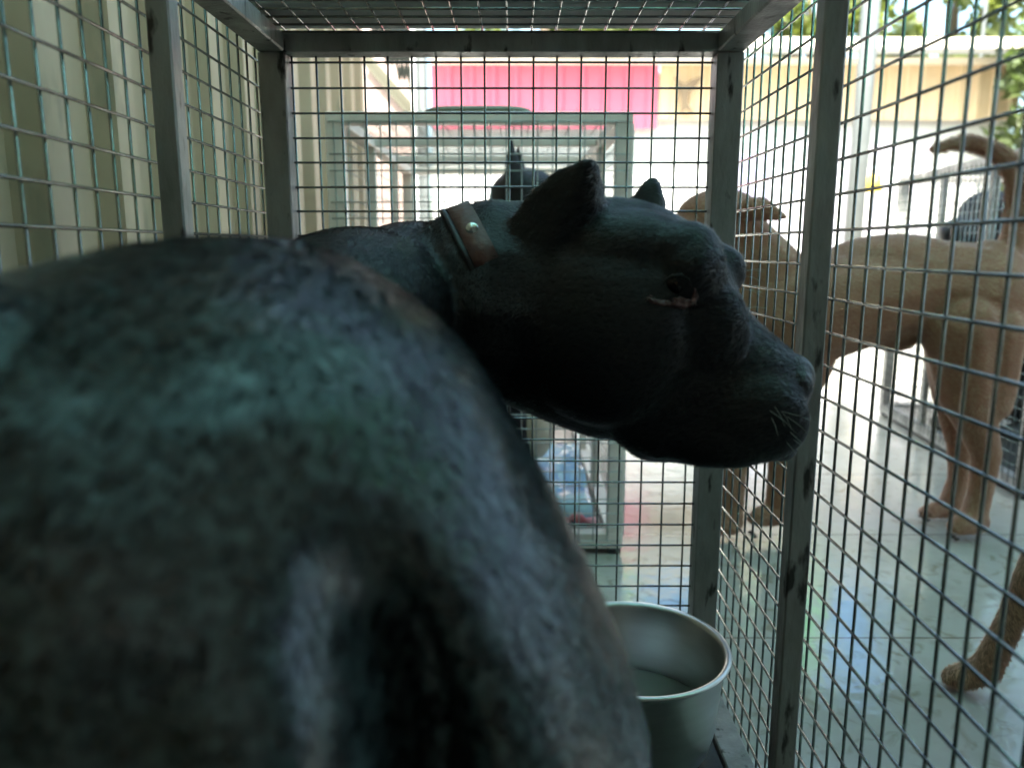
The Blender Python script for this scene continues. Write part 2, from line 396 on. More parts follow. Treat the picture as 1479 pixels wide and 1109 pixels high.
# white barred gate
gt = thing('barred_gate', 'white painted gate of thin crossing bars in front of the beige fence', 'gate', (3.02, 6.6, 0))
obj('gate_frame', boxm((-.42, 0, .75), (.05, .05, 1.5)), M['gate_white'], gt)
obj('gate_frame', boxm((.42, 0, .75), (.05, .05, 1.5)), M['gate_white'], gt)
bm = bmesh.new()
for z in (.12, .45, .8, 1.12, 1.46): box(bm, (0, 0, z), (.79, .03, .035))
obj('cross_bars', bm, M['gate_white'], gt)
bm = bmesh.new()
for k in range(7): box(bm, (-.33+k*.11, -.032, .78), (.03, .02, 1.42))
obj('upright_bars', bm, M['gate_white'], gt)
g2 = thing('barred_gate', 'narrow white gate leaf left of the grey pole', 'gate', (2.3, 6.7, 0))
bm = bmesh.new()
for k in range(5): box(bm, (-.2+k*.1, 0, .78), (.03, .02, 1.5))
for z in (.12, .5, .85, 1.2, 1.5): box(bm, (0, .027, z), (.5, .03, .04))
obj('gate_bars', bm, M['gate_white'], g2)
cu = obj('lilac_curtain', corrugated((-.17, 0), (.17, 0), .1, 1.45, .07, .03, (0, -1), flat=.3, ridge=.3), M['shade_white']); cu.location = (at(1085, 250, 6.9).x, 6.9, 0)
tag(cu, 'pale lilac curtain hanging in front of the bright far fence', 'curtain')
bm = bmesh.new(); bmesh.ops.create_cone(bm, segments=16, radius1=.07, radius2=.05, depth=.14, cap_ends=True)
pz = at(1279, 262, 6.3)
ym = thing('yellow_bucket', 'small yellow bucket hooked on the white barred gate', 'bucket', (pz.x, 6.5, pz.z))
obj('pail', bm, M['yellow'], ym, True)
bm = bmesh.new(); tube(bm, [(.05*math.cos(a), 0, .07+.07*math.sin(a)) for a in [k*math.pi/8 for k in range(9)]], .004, 6); obj('handle', bm, M['white'], ym)

# trees behind the fence
def tree(name, label, loc, h, clumps, nleaf, m, size=.07, group=None, lean=0.):
    t = thing(name, label, 'tree', loc, 0, group)
    bm = bmesh.new()
    tube(bm, [(0, 0, 0), (.04, .02, h*.35), (lean*.5, 0, h*.6), (lean, .05, h*.85)], [.11, .09, .06, .02], 9)
    for (cx, cy, cz, cr) in clumps:
        b0 = Vector((lean*.4, 0, h*.5)); c = Vector((cx, cy, cz)); mid = (b0+c)/2+Vector((0, 0, .08))
        tube(bm, [b0, mid, c], [.045, .028, .008], 6)
    obj('trunk', bm, M['bark'], t, True)
    # leaves
    vs = []; n = nleaf; cw = np.array([c[3]**2 for c in clumps]); cw = cw/cw.sum()
    ci = np.random.choice(len(clumps), n, p=cw); C = np.array(clumps)[ci]
    # each clump is broken into twigs
    tw = np.random.normal(0, 1, (len(clumps)*26, 3)); tw /= np.linalg.norm(tw, axis=1)[:, None]; tw *= (np.random.rand(len(tw), 1)**.4)
    ti = ci*26+np.random.randint(0, 26, n)
    P = C[:, :3]+tw[ti]*C[:, 3:4]*np.array([1, 1, .8])+np.random.normal(0, .16, (n, 3))*C[:, 3:4]
    a = np.random.normal(0, 1, (n, 3)); a /= np.linalg.norm(a, axis=1)[:, None]; b = np.cross(a, np.random.normal(0, 1, (n, 3))); b /= np.linalg.norm(b, axis=1)[:, None]
    l = size*(.6+.8*np.random.rand(n))[:, None]; nn = np.cross(a, b)
    V = np.stack([P-a*l, P+b*l*.42-nn*l*.1, P+a*l, P-b*l*.42-nn*l*.1], 1).reshape(-1, 3)
    me = bpy.data.meshes.new('crown'); me.vertices.add(n*4); me.vertices.foreach_set('co', V.ravel())
    me.loops.add(n*4); me.loops.foreach_set('vertex_index', np.arange(n*4, dtype=np.int32)); me.polygons.add(n); me.polygons.foreach_set('loop_start', np.arange(n, dtype=np.int32)*4)
    me.update(calc_edges=True); me.validate(); me.materials.append(m)
    o = bpy.data.objects.new('crown', me); col.objects.link(o); o.parent = t
    return t
def clumps(n, sx, sy, z0, z1, r0, r1):
    return [(random.uniform(-sx, sx), random.uniform(-sy, sy), random.uniform(z0, z1), random.uniform(r0, r1)) for _ in range(n)]
tree('broadleaf_tree', 'yellow green leafy tree rising behind the pink fence', (1.0, 9.3, 0), 4.2, clumps(16, 1.5, .7, 2.9, 4.6, .3, .55), 5200, M['leaf'], .075)
tree('broadleaf_tree', 'loose leafy tree above the beige fence near the grey pole', (3.4, 9.0, 0), 4.4, clumps(13, 1.1, .6, 2.95, 4.6, .25, .42), 3300, M['leaf'], .075)
tree('broadleaf_tree', 'tall leafy tree behind the right end of the beige fence', (5.0, 9.2, 0), 4.4, clumps(12, 1.0, .6, 2.4, 4.4, .3, .5), 3600, M['leaf'], .08)
tree('shrub_tree', 'dark bushy tree growing at the right past the end of the fence', (4.75, 6.7, 0), 2.4, clumps(10, .35, .4, .9, 2.3, .22, .36), 3600, M['leaf2'], .06)
tree('shrub_tree', 'low rusty brown shrub beside the stacked cage on the right', (4.3, 5.9, 0), 1.3, clumps(6, .3, .3, .8, 1.35, .18, .28), 1500, M['leaf3'], .05)

# unseen roof sheets over the kennels, clear and lime panels added to shape the light
rf = thing('canopy_roof', 'unseen translucent sheet roof above the cages, with panels added for top light', 'roof', (0, 0, 2.5))
def sheet(x0, x1, y0, y1, m, nm='roof_sheet', z=0):
    b = corrugated((x0, 0), (x1, 0), 0, y1-y0, .14, .03, (0, 1), flat=.4, ridge=.2, thick=.003)
    o = obj(nm, b, m, rf); o.rotation_euler = (math.radians(-90), 0, 0); o.location = (0, y0, z); return o
sheet(-2.6, -1.3, -2.6, 1.7, M['roof_teal']); sheet(.3, 2.6, -2.6, .2, M['roof_green']); sheet(2.2, 2.6, .2, 1.7, M['roof_green']); sheet(.3, 1.2, .2, 1.7, M['roof_clear']); sheet(1.2, 2.2, .2, 1.7, M['roof_lime'])
sheet(-1.3, .3, -2.6, -.4, M['roof_teal']); sheet(-1.3, .3, -.4, 1.7, M['roof_clear'])
# unseen coloured strips, added only to be mirrored by the wet floor
aw = thing('mirrored_strips', 'green and blue tarpaulin strips added unseen for the wet floor to mirror', 'helper', (2.3, 7.75, 0))
for xa, xb, m_, z0_ in ((.5, 1.25, 'strip_green', 2.98), (1.28, 2.0, 'strip_blue', 2.98), (2.7, 3.3, 'strip_green', 2.98), (3.33, 4.1, 'strip_blue', 2.98)):
    obj('strip', corrugated((xa-2.3, 0), (xb-2.3, 0), z0_, z0_+1.1, .12, .02, (0, -1), flat=.4, ridge=.2, thick=.003), M[m_], aw)
for x_ in (-2.1, 2.2):
    bm = bmesh.new(); tube(bm, [(x_, .03, 0), (x_, .03, 4.15)], .018, 8); obj('pole', bm, M['greypaint'], aw)
bm = bmesh.new(); tube(bm, [(-2.1, .03, 4.1), (2.2, .03, 4.1)], .012, 8); obj('cross_pole', bm, M['greypaint'], aw)
bw = obj('added_back_wall', boxm((0, -2.7, 1.25), (5.4, .1, 2.5)), M['concrete']); tag(bw, 'dark concrete wall added unseen behind the viewer to block light', 'wall')  # unseen, added to keep the dog's near side dark
rw = obj('added_side_wall', boxm((2.65, -1.4, 1.25), (.1, 2.6, 2.5)), M['concrete']); tag(rw, 'unseen dark concrete side wall added behind the viewer', 'wall')  # unseen, added beside the light-blocking wall

# ------------------------------------------------------------------ cages
PW = .033
CW, CD, CH = .560, 1.02, .884
PR = .022
def wire_grid(bm, o, u, v, lu, lv, n, p=.0302, r=.0018, ph=(.5, .5), over=.0, jit=.0006, seg=6):
    """wires along u (spaced along v) in front, wires along v behind; n = direction of the first set"""
    o, u, v, n = map(Vector, (o, u, v, n))
    k = ph[1]*p
    while k < lv:
        j = random.uniform(-jit, jit); q = o+v*(k+j)+n*r*.92
        tube(bm, [q, q+u*lu*.5+v*random.uniform(-jit, jit), q+u*lu], r, seg); k += p
    k = ph[0]*p
    while k < lu:
        j = random.uniform(-jit, jit); q = o+u*(k+j)-n*r*.92
        tube(bm, [q, q+v*lv*.5+u*random.uniform(-jit, jit), q+v*lv], r, seg); k += p
def make_cage(label, loc, rz=0, stations=(0, .345, .68, 1.02), offs=None, front=True, wm='wire', seg=6, group='matching wire dog cages'):
    """local: x across centred, y depth 0..CD, z up"""
    c = thing('wire_cage', label, 'dog cage', loc, rz, group)
    hw = CW/2; pm = M['post'] if wm == 'wire' else M['post_lit']; wr = .0014 if wm == 'wire' else .0013; wmat = M[wm]; e = PW/2
    for i, y in enumerate(stations):
        for s in (-1, 1):
            yy = y+(offs[i][0 if s < 0 else 1] if offs else 0)
            pw_ = PW if i in (0, len(stations)-1) else .0195
            obj('post', boxm((s*(hw-e+pw_/2+.0005), yy, (CH-PR+PW)/2), (pw_, pw_, CH-PR-PW), bev=.0015), pm, c)
        if i in (0, len(stations)-1):
            for z, h_ in ((e, PW), (CH-PR/2, PR)): obj('cross_rail', boxm((0, y, z), (CW+PW, PW, h_), bev=.0018), pm, c)
        elif i:
            obj('cross_rail', boxm((0, y, CH-PR/2), (CW-PW-.001, PW*.6, PR*.8), bev=.0018), pm, c)
    for s in (-1, 1):
        for z, h_ in ((e, PW), (CH-PR/2, PR)): obj('side_rail', boxm((s*hw, CD/2, z), (PW, CD-PW, h_), bev=.0018), pm, c)
    for s in (-1, 1):
        for y in (0, CD): obj('foot', boxm((s*hw, y, -.0055), (PW*.8, PW*.8, .012)), M['tray'], c)
    bm = bmesh.new(); wire_grid(bm, (-hw-.01, CD-.010+e, e), (1, 0, 0), (0, 0, 1), CW+.02, CH-PW, (0, -1, 0), seg=seg, r=wr, ph=(.92, .73)); obj('back_mesh', bm, wmat, c, True)
    if front:
        bm = bmesh.new(); wire_grid(bm, (-hw-.01, -e-.004, e), (1, 0, 0), (0, 0, 1), CW+.02, CH-PW, (0, -1, 0), seg=4, r=wr, ph=(.3, .1)); obj('front_mesh', bm, wmat, c, True)
    for s, nm in ((-1, 'left_mesh'), (1, 'right_mesh')):
        bm = bmesh.new()
        wire_grid(bm, (s*(hw+e+.004), 0, e), (0, 1, 0), (0, 0, 1), CD, CH-PW, (-s, 0, 0), seg=seg, r=wr, ph=(.4, .71 if s > 0 else .67)); obj(nm, bm, wmat, c, True)
    bm = bmesh.new(); wire_grid(bm, (-hw, 0, CH+.004), (1, 0, 0), (0, 1, 0), CW, CD, (0, 0, -1), seg=seg, r=wr); obj('top_mesh', bm, wmat, c, True)
    obj('floor_tray', boxm((0, CD/2, e+.004), (CW-PW-.004, CD-PW-.004, .012)), M['tray'], c)
    return c
zc = .0135
cx = -.0155
make_cage('large wire cage seen from inside, with the black dog and the steel bowl', (cx, -.02, zc), stations=(0, .345, .685, 1.02),
          offs=((0, 0), (0, 0), (.005, -.005), (0, 0)), front=False, seg=8)
def leftright(): pass
make_cage('wire cage directly behind the black dog, with a second black dog inside', (-.066, 1.545, .0135), wm='wire_lit', seg=4)
make_cage('wire cage on the right behind the tan dog hindquarters', (1.60, 1.86, .0135), math.radians(-7), wm='wire', seg=4)

# things lying on the first cage
tb = obj('grey_board', boxm((0, 0, 0), (.62, .105, .012), bev=.003), M['sheetgrey']); tb.location = (-.02, .966, zc+CH+.0135+.005)
tag(tb, 'long grey board lying across the top of the nearest cage', 'board')
bm = bmesh.new()
box(bm, (0, 0, .004), (.20, .12, .006))
for k in range(7): box(bm, (-.09+k*.03, 0, .011), (.008, .116, .008))
box(bm, (0, .058, .013), (.20, .008, .016)); box(bm, (0, -.058, .013), (.20, .008, .016))
tr = obj('plastic_grid_tray', bm, M['sheetdark']); tr.location = (.03, .960, zc+CH+.0135+.0122)
tag(tr, 'dark green ribbed plastic tray lying on the grey board', 'tray')
bm = bmesh.new()
ring = lambda z, s: [Vector((.11*s*math.copysign(abs(math.cos(a))**.5, math.cos(a)), .08*s*math.copysign(abs(math.sin(a))**.5, math.sin(a)), z)) for a in [k*2*math.pi/28 for k in range(28)]]
loft(bm, [ring(0, .93), ring(.003, 1), ring(.009, 1), ring(.013, .92), ring(.0145, .6)])
pl = obj('storage_cover', bm, M['lidgrey'], None, True); pl.location = (-.072, 1.66, CH+.0215)
tag(pl, 'flat greenish plastic lid lying on top of the second cage', 'lid')

# steel bowl
def lathe(prof, n=72):
    bm = bmesh.new(); R = []
    for r, z in prof: R.append([bm.verts.new((r*math.cos(k*2*math.pi/n), r*math.sin(k*2*math.pi/n), z)) for k in range(n)] if r > 1e-5 else [bm.verts.new((0, 0, z))])
    for a, b in zip(R, R[1:]):
        for k in range(n):
            if len(a) == 1 and len(b) == 1: continue
            if len(a) == 1: bm.faces.new((a[0], b[k], b[(k+1) % n]))
            elif len(b) == 1: bm.faces.new((a[k], a[(k+1) % n], b[0]))
            else: bm.faces.new((a[k], a[(k+1) % n], b[(k+1) % n], b[k]))
    bmesh.ops.recalc_face_normals(bm, faces=bm.faces)
    return bm
BZ = .925
bowl = thing('steel_bowl', 'round stainless steel dog bowl with a little water on the cage floor', 'bowl', (.143, .84, zc+.0275))
prof = [(0, .004), (.060, .004), (.064, 0), (.070, .001), (.082, .007), (.092, .020), (.098, .045), (.1055, .134), (.1075, .1385), (.1105, .1395), (.1130, .1415), (.1135, .1435), (.1125, .1455), (.1095, .1462), (.1065, .1448), (.1035, .140), (.096, .046), (.090, .023), (.080, .011), (.070, .007), (0, .0065)]
obj('bowl_body', lathe([(a_, b_*BZ) for a_, b_ in prof]), M['steel'], bowl, True)
obj('water', lathe([(0, .048), (.0948, .048), (.0948, .046), (0, .046)], 48), M['water'], bowl, True)

# ------------------------------------------------------------------ main black dog
yaw = math.radians(-28)
hd = Vector((math.cos(yaw), math.sin(yaw), 0)); hl = Vector((-math.sin(-yaw), -math.cos(yaw), 0)); up = Vector((0, 0, 1))
NZ = .60
N0 = at(1172, 545, NZ)
def Hh(u, v, w): return N0-hd*u+hl*v+up*w
def uw(px, py):
    r, d = ray(px, py); D = Vector((r, 1, -d)); O = Vector((0, 0, CAMZ))
    t = (N0-O).dot(hl)/D.dot(hl); p = O+D*t-N0
    return -p.dot(hd), p.z
top = [(1176, 543), (1166, 524), (1150, 512), (1128, 493), (1100, 470), (1078, 449), (1064, 425), (1048, 385), (1022, 348), (990, 318), (955, 297), (925, 289), (894, 284), (860, 286), (815, 292), (760, 303), (715, 305)]
bot = [(1176, 552), (1168, 578), (1160, 600), (1156, 622), (1146, 644), (1115, 658), (1083, 667), (1051, 672), (1024, 671), (979, 664), (943, 663), (926, 656), (914, 643), (903, 633), (871, 629), (844, 620), (808, 606), (750, 582), (700, 560)]
tU = sorted(uw(*p) for p in top); bU = sorted(uw(*p) for p in bot)
print('head u range', tU[0], tU[-1], bU[-1])
wid = [(-.01, .012), (0, .017), (.012, .031), (.03, .041), (.06, .047), (.085, .053), (.11, .060), (.13, .068), (.15, .075), (.18, .084), (.22, .088), (.25, .084), (.29, .082), (.36, .085)]
def ip(tab, x): return float(np.interp(x, [a for a, b in tab], [b for a, b in tab]))
bm = bmesh.new(); rings = []
us = list(np.linspace(max(tU[0][0], bU[0][0])+.0005, min(tU[-1][0], bU[-1][0]), 40))
for u in us:
    t_, b_2, hw_ = ip(tU, u), ip(bU, u), ip(wid, u)
    c_ = (t_+b_2)/2; h_ = (t_-b_2)/2; rg = []
    k = min(1, max(0, (u-.10)/.06))       # 0 on the muzzle, 1 on the skull
    for j in range(28):
        a = j*2*math.pi/28; ca, sa = math.cos(a), math.sin(a)
        e_ = .78-.0*k
        w_ = math.copysign(abs(sa)**e_, sa); v_ = math.copysign(abs(ca)**e_, ca)
        # muzzle broad low down at the lips, skull broad in the middle
        sh = (1-k)*(1.0-.22*max(0, w_))+k*(1.0-.16*max(0, w_)-.22*max(0, -w_))
        rg.append(Hh(u, v_*hw_*sh, c_+h_*w_))
    rings.append(rg)
loft(bm, rings)
Y3 = lambda z, y=0: Matrix.Rotation(z, 3, 'Z') @ Matrix.Rotation(y, 3, 'Y')
Rh = Matrix((hd, -hl, up)).transposed()          # columns: forward, left, up
# brows, cheeks, lips
def HP(px, py, v):
    """world point whose head-frame side offset is v, seen at the pixel"""
    r, d = ray(px, py); D = Vector((r, 1, -d)); O = Vector((0, 0, CAMZ)); t = ((N0+hl*v)-O).dot(hl)/D.dot(hl); return O+D*t
ell(bm, HP(1002, 392, .044), (.026, .026, .030), Rh)
ell(bm, HP(1000, 470, .036), (.045, .024, .045), Rh)
ell(bm, HP(985, 362, .036), (.032, .030, .024), Rh)
ell(bm, HP(1048, 392, -.034), (.018, .02, .022), Rh)
ell(bm, HP(1020, 366, -.036), (.022, .028, .012), Rh)
for s in (1, -1):
    ell(bm, HP(870, 480, .050*s), (.08, .040, .080), Rh)          # cheek muscle
    ell(bm, HP(1085, 602, .027*s), (.046, .023, .038), Rh)         # upper lip
    ell(bm, HP(972, 620, .03*s), (.028, .02, .024), Rh)
    ell(bm, HP(1020, 625, .030*s), (.045, .020, .030), Rh)
    ell(bm, HP(905, 362, .034*s), (.06, .040, .034), Rh)          # temple
ell(bm, HP(1128, 648, 0), (.014, .018, .0105), Rh)
for s in (1, -1):
    ell(bm, HP(955, 634, .036*s), (.022, .014, .0175), Rh)
    ell(bm, HP(1048, 638, .034*s), (.036, .016, .0225), Rh)
# ears (cropped, pricked)
def ear(tip, front, back, v, tv, thick=.010, more=()):
    pts = []
    for (p, dv) in ((front, 0), (back, 0)):
        c = HP(p[0], p[1], v+dv)
        pts += [c+hl*thick, c-hl*thick]
    low = HP((front[0]+back[0])/2, (front[1]+back[1])/2+40, v)
    pts += [low+hl*thick*1.5, low-hl*thick*1.5]
    t_ = HP(tip[0], tip[1], tv)
    for a, b, c in ((-1, 0, 0), (1, 0, 0), (0, 1, 0), (0, -1, 0)): pts.append(t_+Vector((a*.006, b*.006, c)))
    for q_ in more:
        k_ = (q_[1]-tip[1])/(front[1]-tip[1]); m_ = HP(q_[0], q_[1], tv+(v-tv)*k_); pts += [m_+hl*(.003+thick*.5*k_), m_-hl*(.003+thick*.5*k_)]
    hullpts(bm, pts)
ear((855, 226), (871, 300), (760, 345), .050, .070, .016, [(744, 326), (753, 304), (770, 277), (800, 248), (826, 237)])
ear((944, 254), (962, 300), (905, 298), -.052, -.060, .008, [(922, 277)])
# neck, shoulders, chest
sh = Vector((-.125, .74, .52))
neck_base = Vector((-.10, .735, .50))
chain(bm, [(HP(770, 440, 0), .095), (at(700, 440, .72), .094), (at(632, 465, .73), .085)])
ell(bm, at(712, 340, .715), (.040, .05, .032))
ell(bm, at(605, 418, .735), (.09, .10, .064))
ell(bm, at(520, 440, .68), (.095, .13, .068))
ell(bm, (-.14, .72, .40), (.105, .15, .20))
chain(bm, [(Vector((-.14, .66, .45)), .125), (Vector((-.15, .50, .46)), .115), (Vector((-.15, .38, .47)), .105)])
for sx in (-1, 1):
    X = -.125+sx*.075
    chain(bm, [(Vector((X, .70, .36)), .062), (Vector((X, .74, .22)), .038), (Vector((X, .725, .10)), .028), (Vector((X, .73, .062)), .028)])
    chain(bm, [(Vector((X, .745, .055)), .026), (Vector((X, .785, .050)), .020)])
# rump: stacked cross-sections following the near outline
ZR = .31
right = [(300, 344), (400, 347), (452, 356), (520, 385), (600, 432), (650, 477), (700, 533), (735, 592), (770, 652), (808, 722), (848, 802), (888, 882), (916, 952), (941, 1032), (956, 1109)]
left = [(300, 344), (200, 352), (130, 366), (60, 386), (0, 402), (-60, 440), (-120, 500), (-130, 620), (-120, 800), (-110, 1109)]
RT = sorted((at(x, y, ZR).z, at(x, y, ZR).x) for x, y in right); LT = sorted((at(x, y, ZR).z, at(x, y, ZR).x) for x, y in left)
ztop = at(300, 344, ZR).z
GX = sorted((at(x, y, .22).z, at(x, y, .22).x) for x, y in [(440, 760), (480, 860), (525, 960), (560, 1109)])
zs = [ztop-.0006, ztop-.004, ztop-.010, ztop-.018, ztop-.03, ztop-.05, ztop-.08, ztop-.11, ztop-.14, ztop-.18, ztop-.22, ztop-.225, ztop-.25, ztop-.275, ztop-.30, ztop-.33, ztop-.36]
rings = []
for z in zs[::-1]:
    xr, xl = ip(RT, z), ip(LT, z); xr -= .004; 
    cxx, rx = (xr+xl)/2, (xr-xl)/2
    dz = ztop-z; ry = .125*math.sqrt(max(0, 1-(1-min(1, dz/.13))**2))+.004
    rg = []
    gz = min(1, max(0, (dz-.080)/.080)); xg = ip([(-1, 0), (0, 0)], 0)+ip(GX, z)
    for k in range(96):
        a = k*2*math.pi/96; x = cxx+rx*math.copysign(abs(math.cos(a))**.9, math.cos(a)); y = ZR+.01+ry*math.sin(a)
        if math.sin(a) < 0:
            y += gz*.070*math.exp(-((x-xg-.010)/.013)**2)-gz*.008*math.exp(-((x-xg+.030)/.022)**2)+gz*.012*(1/(1+math.exp(-(x-xg)/.006)))
            y += .010*noise.noise(Vector((x*9, z*9, 2)))+.006*noise.noise(Vector((x*22, z*22, 5)))
        rg.append(Vector((x, y, z)))
    rings.append(rg)
loft(bm, rings)
# haunches and hind legs
chain(bm, [(Vector((-.150, .29, .33)), .066), (Vector((-.150, .27, .27)), .060), (Vector((-.15, .22, .19)), .036), (Vector((-.15, .17, .15)), .030), (Vector((-.15, .20, .062)), .027)])
chain(bm, [(Vector((-.01, .345, .33)), .058), (Vector((.00, .340, .27)), .055), (Vector((.02, .32, .20)), .036), (Vector((.02, .27, .15)), .030), (Vector((.02, .30, .062)), .027)])
for X, Y in ((-.15, .235), (.02, .335)): chain(bm, [(Vector((X, Y-.03, .055)), .025), (Vector((X, Y+.03, .048)), .018)])
chain(bm, [(Vector((-.17, .25, .60)), .030), (Vector((-.235, .19, .52)), .020), (Vector((-.245, .16, .40)), .012)])  # tail hanging
dog_me = fuse(bm, .004, 11)
dog = thing('black_dog', 'large black dog with cropped ears and brown collar, filling the near cage', 'dog', (-.12, .5, zc+.027))
OFF = Vector((-.12, .5, zc+.027))
BV = bvh_of(dog_me)
def hitpx(px, py):
    r, d = ray(px, py); h = BV.ray_cast(Vector((0, 0, CAMZ)), Vector((r, 1, -d)).normalized()); return h[0], h[1]
allparts = []
body = mesh_obj('body', dog_me, M['fur_black'], dog); allparts.append(body)
def flow_dog(P):
    # hair runs from the nose back along the head, then back and down the body
    F = np.zeros_like(P); head = P[:, 0]*1.0+0*P[:, 1] > -.02
    head = head & (P[:, 1] > .46)
    F[:] = (-.15, -.9, -.55)
    F[head] = np.array([-hd.x, -hd.y, -.25])
    rump = (P[:, 1] < .46)
    F[rump] = np.array([-.1, -.45, -1.0])
    F[rump] += np.stack([(P[rump, 0]+.1)*5, np.zeros(rump.sum()), np.zeros(rump.sum())], 1)
    return F
def keep_dog(c, n):
    v = c-np.array([0, 0, CAMZ]); d = np.linalg.norm(v, axis=1); v = v/d[:, None]
    return (c[:, 2] > .15)*((np.sum(v*n, 1) < .35)*1.0+.05)
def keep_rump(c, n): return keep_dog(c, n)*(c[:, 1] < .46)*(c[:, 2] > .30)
def keep_fore(c, n): return keep_dog(c, n)*(c[:, 1] >= .46)
f1 = fur(dog_me, flow_dog, 85000, .0078, .00032, M['strand_face'], dog, keep_fore, .19, .12)
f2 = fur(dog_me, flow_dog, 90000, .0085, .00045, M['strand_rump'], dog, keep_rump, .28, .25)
allparts += [f1, f2]
# nose pad
bm = bmesh.new()
ell(bm, HP(1139, 545, 0), (.0205, .021, .0205), Rh)
ell(bm, HP(1150, 556, .013), (.013, .010, .013), Rh); ell(bm, HP(1150, 556, -.013), (.013, .010, .013), Rh)
nme = fuse(bm, .0022, 3); allparts.append(mesh_obj('nose_pad', nme, M['nose'], dog))
# near eye with reddened lower lid
def eye(px, py):
    p, n = hitpx(px, py)
    b = bmesh.new(); ell(b, p-n*.0102, (.0125, .0125, .0118)); o = obj('eye', b, M['eye'], dog, True); allparts.append(o)
    return p, n
p, n = eye(974, 411)
lidpts = [(932, 428), (940, 436), (950, 436), (962, 438), (975, 440), (988, 439), (998, 437), (1004, 428), (1003, 414)]
b = bmesh.new(); q = []
for x, y in lidpts:
    h, nn = hitpx(x, y)
    q.append(h+nn*.0006)
tube(b, q, [.0022, .0034, .0028, .0036, .0044, .0044, .0046, .0032, .0012], 8)
q2 = []
for x, y in [(966, 433), (974, 433), (982, 429), (990, 429), (998, 431)]:
    h, nn = hitpx(x, y); q2.append(h+nn*.004)
tube(b, q2, [.001, .002, .0022, .002, .001], 8)
lm = fuse(b, .0010, 2)
for v in lm.vertices:
    q_ = v.co*260; v.co += Vector(v.normal)*(.0016*noise.noise(q_)-.0012)+Vector((0, 0, .0018*noise.noise(v.co*120)))
lo = mesh_obj('lower_eyelid', lm, M['lid'], dog); allparts.append(lo)
b = bmesh.new(); q = []
for x, y in [(956, 413), (962, 404), (972, 399), (984, 398), (994, 404), (999, 414)]:
    h, nn = hitpx(x, y); q.append(h+nn*.0002)
tube(b, q, [.0004, .0012, .0018, .0020, .0014, .0005], 8); o = obj('upper_eyelid', b, M['fur_black'], dog, True); allparts.append(o)
# whiskers
b = bmesh.new()
for i in range(9):
    x, y = random.uniform(1110, 1150), random.uniform(585, 640); h, nn = hitpx(x, y)
    if h is None: continue
    d = (nn*.6+hd*.3+Vector((0, 0, -.35))+Vector((random.uniform(-.2, .2),)*3)).normalized(); l = random.uniform(.015, .035)
    tube(b, [h, h+d*l*.5, h+d*l+Vector((0, 0, -.003))], [.00022, .00018, .00008], 4)
for i in range(7):
    h = HP(1078-random.uniform(0, 4), random.uniform(390, 450), -.045); d = (hd*.8+Vector((0, 0, random.uniform(-.5, .3)))-hl*.3).normalized()
    tube(b, [h, h+d*.008, h+d*.017+Vector((0, 0, -.003))], [.00022, .00018, .00008], 4)
o = obj('whisker_hair', b, M['whisker'], dog); allparts.append(o)
# collar
def collar(nm, pc, ax, wid_, m, lift=.0025, th=.003):
    pc = Vector(pc); ax = Vector(ax).normalized(); e1 = ax.cross(Vector((0, 1, 0))).normalized(); e2 = ax.cross(e1)
    b = bmesh.new(); rows = []
    for k in range(64):
        a = k*2*math.pi/64; dr = e1*math.cos(a)+e2*math.sin(a); pr = []
        for s in (-.5, 0, .5):
            o_ = pc+ax*wid_*s
            h = BV.ray_cast(o_+dr*.4, -dr)[0]
            rr = (h-o_).length if h else .1
            pr.append(rr)
        rr = [max(.06, min(x, .16)) for x in pr]
        rows.append((pc, dr, rr))
    R0 = [[sum(rows[(k+j) % 64][2][i] for j in (-2, -1, 0, 1, 2))/5 for i in range(3)] for k in range(64)]
    vv = []
    for k in range(64):
        dr = rows[k][1]; sec = []
        sk_ = -.03*min(1, max(0, (.50-dr.z)/.22))
        for i, s in enumerate((-.5, 0, .5)): sec.append(pc+ax*wid_*s+dr*(R0[k][i]+lift+sk_))
        for i, s in ((2, .5), (1, 0), (0, -.5)): sec.append(pc+ax*wid_*s+dr*(R0[k][i]+lift+th+sk_))
        vv.append([b.verts.new(x) for x in sec])
    for k in range(64):
        A1, B1 = vv[k], vv[(k+1) % 64]
        for i in range(6): b.faces.new((A1[i], A1[(i+1) % 6], B1[(i+1) % 6], B1[i]))
    bmesh.ops.recalc_face_normals(b, faces=b.faces)
    return b
ccen = at(722, 440, .715)
caxis = (.915, 0.10, .40)
co_ = obj('collar', collar('collar', ccen, caxis, .021, M['leather']), M['leather'], dog, True); allparts.append(co_)
c2_ = obj('collar_lining', collar('cl', Vector(ccen)-Vector(caxis).normalized()*.0138, caxis, .0045, M['blackstrap'], .002, .004), M['blackstrap'], dog, True); allparts.append(c2_)
dg = bpy.context.evaluated_depsgraph_get()
cb = BVHTree.FromPolygons([v.co.copy() for v in co_.data.vertices], [list(p_.vertices) for p_ in co_.data.polygons])
r_, d_ = ray(682, 332); h = cb.ray_cast(Vector((0, 0, CAMZ)), Vector((r_, 1, -d_)).normalized())
print('stud', h[0])
if h[0]:
    b = bmesh.new(); ell(b, h[0]+h[1]*.0005, (.0058, .0035, .0058), None, 3); ell(b, h[0]+h[1]*.002, (.003, .003, .003), None, 2)
    o = obj('stud', b, M['stud'], dog, True); allparts.append(o)
for o in allparts:
    if o.name.startswith(('lower_eyelid', 'upper_eyelid')): o.parent = [e for e in allparts if e.name.startswith('eye')][0]
    if o.name.startswith(('stud', 'collar_lining')): o.parent = co_
    o.data.transform(Matrix.Translation(-OFF))

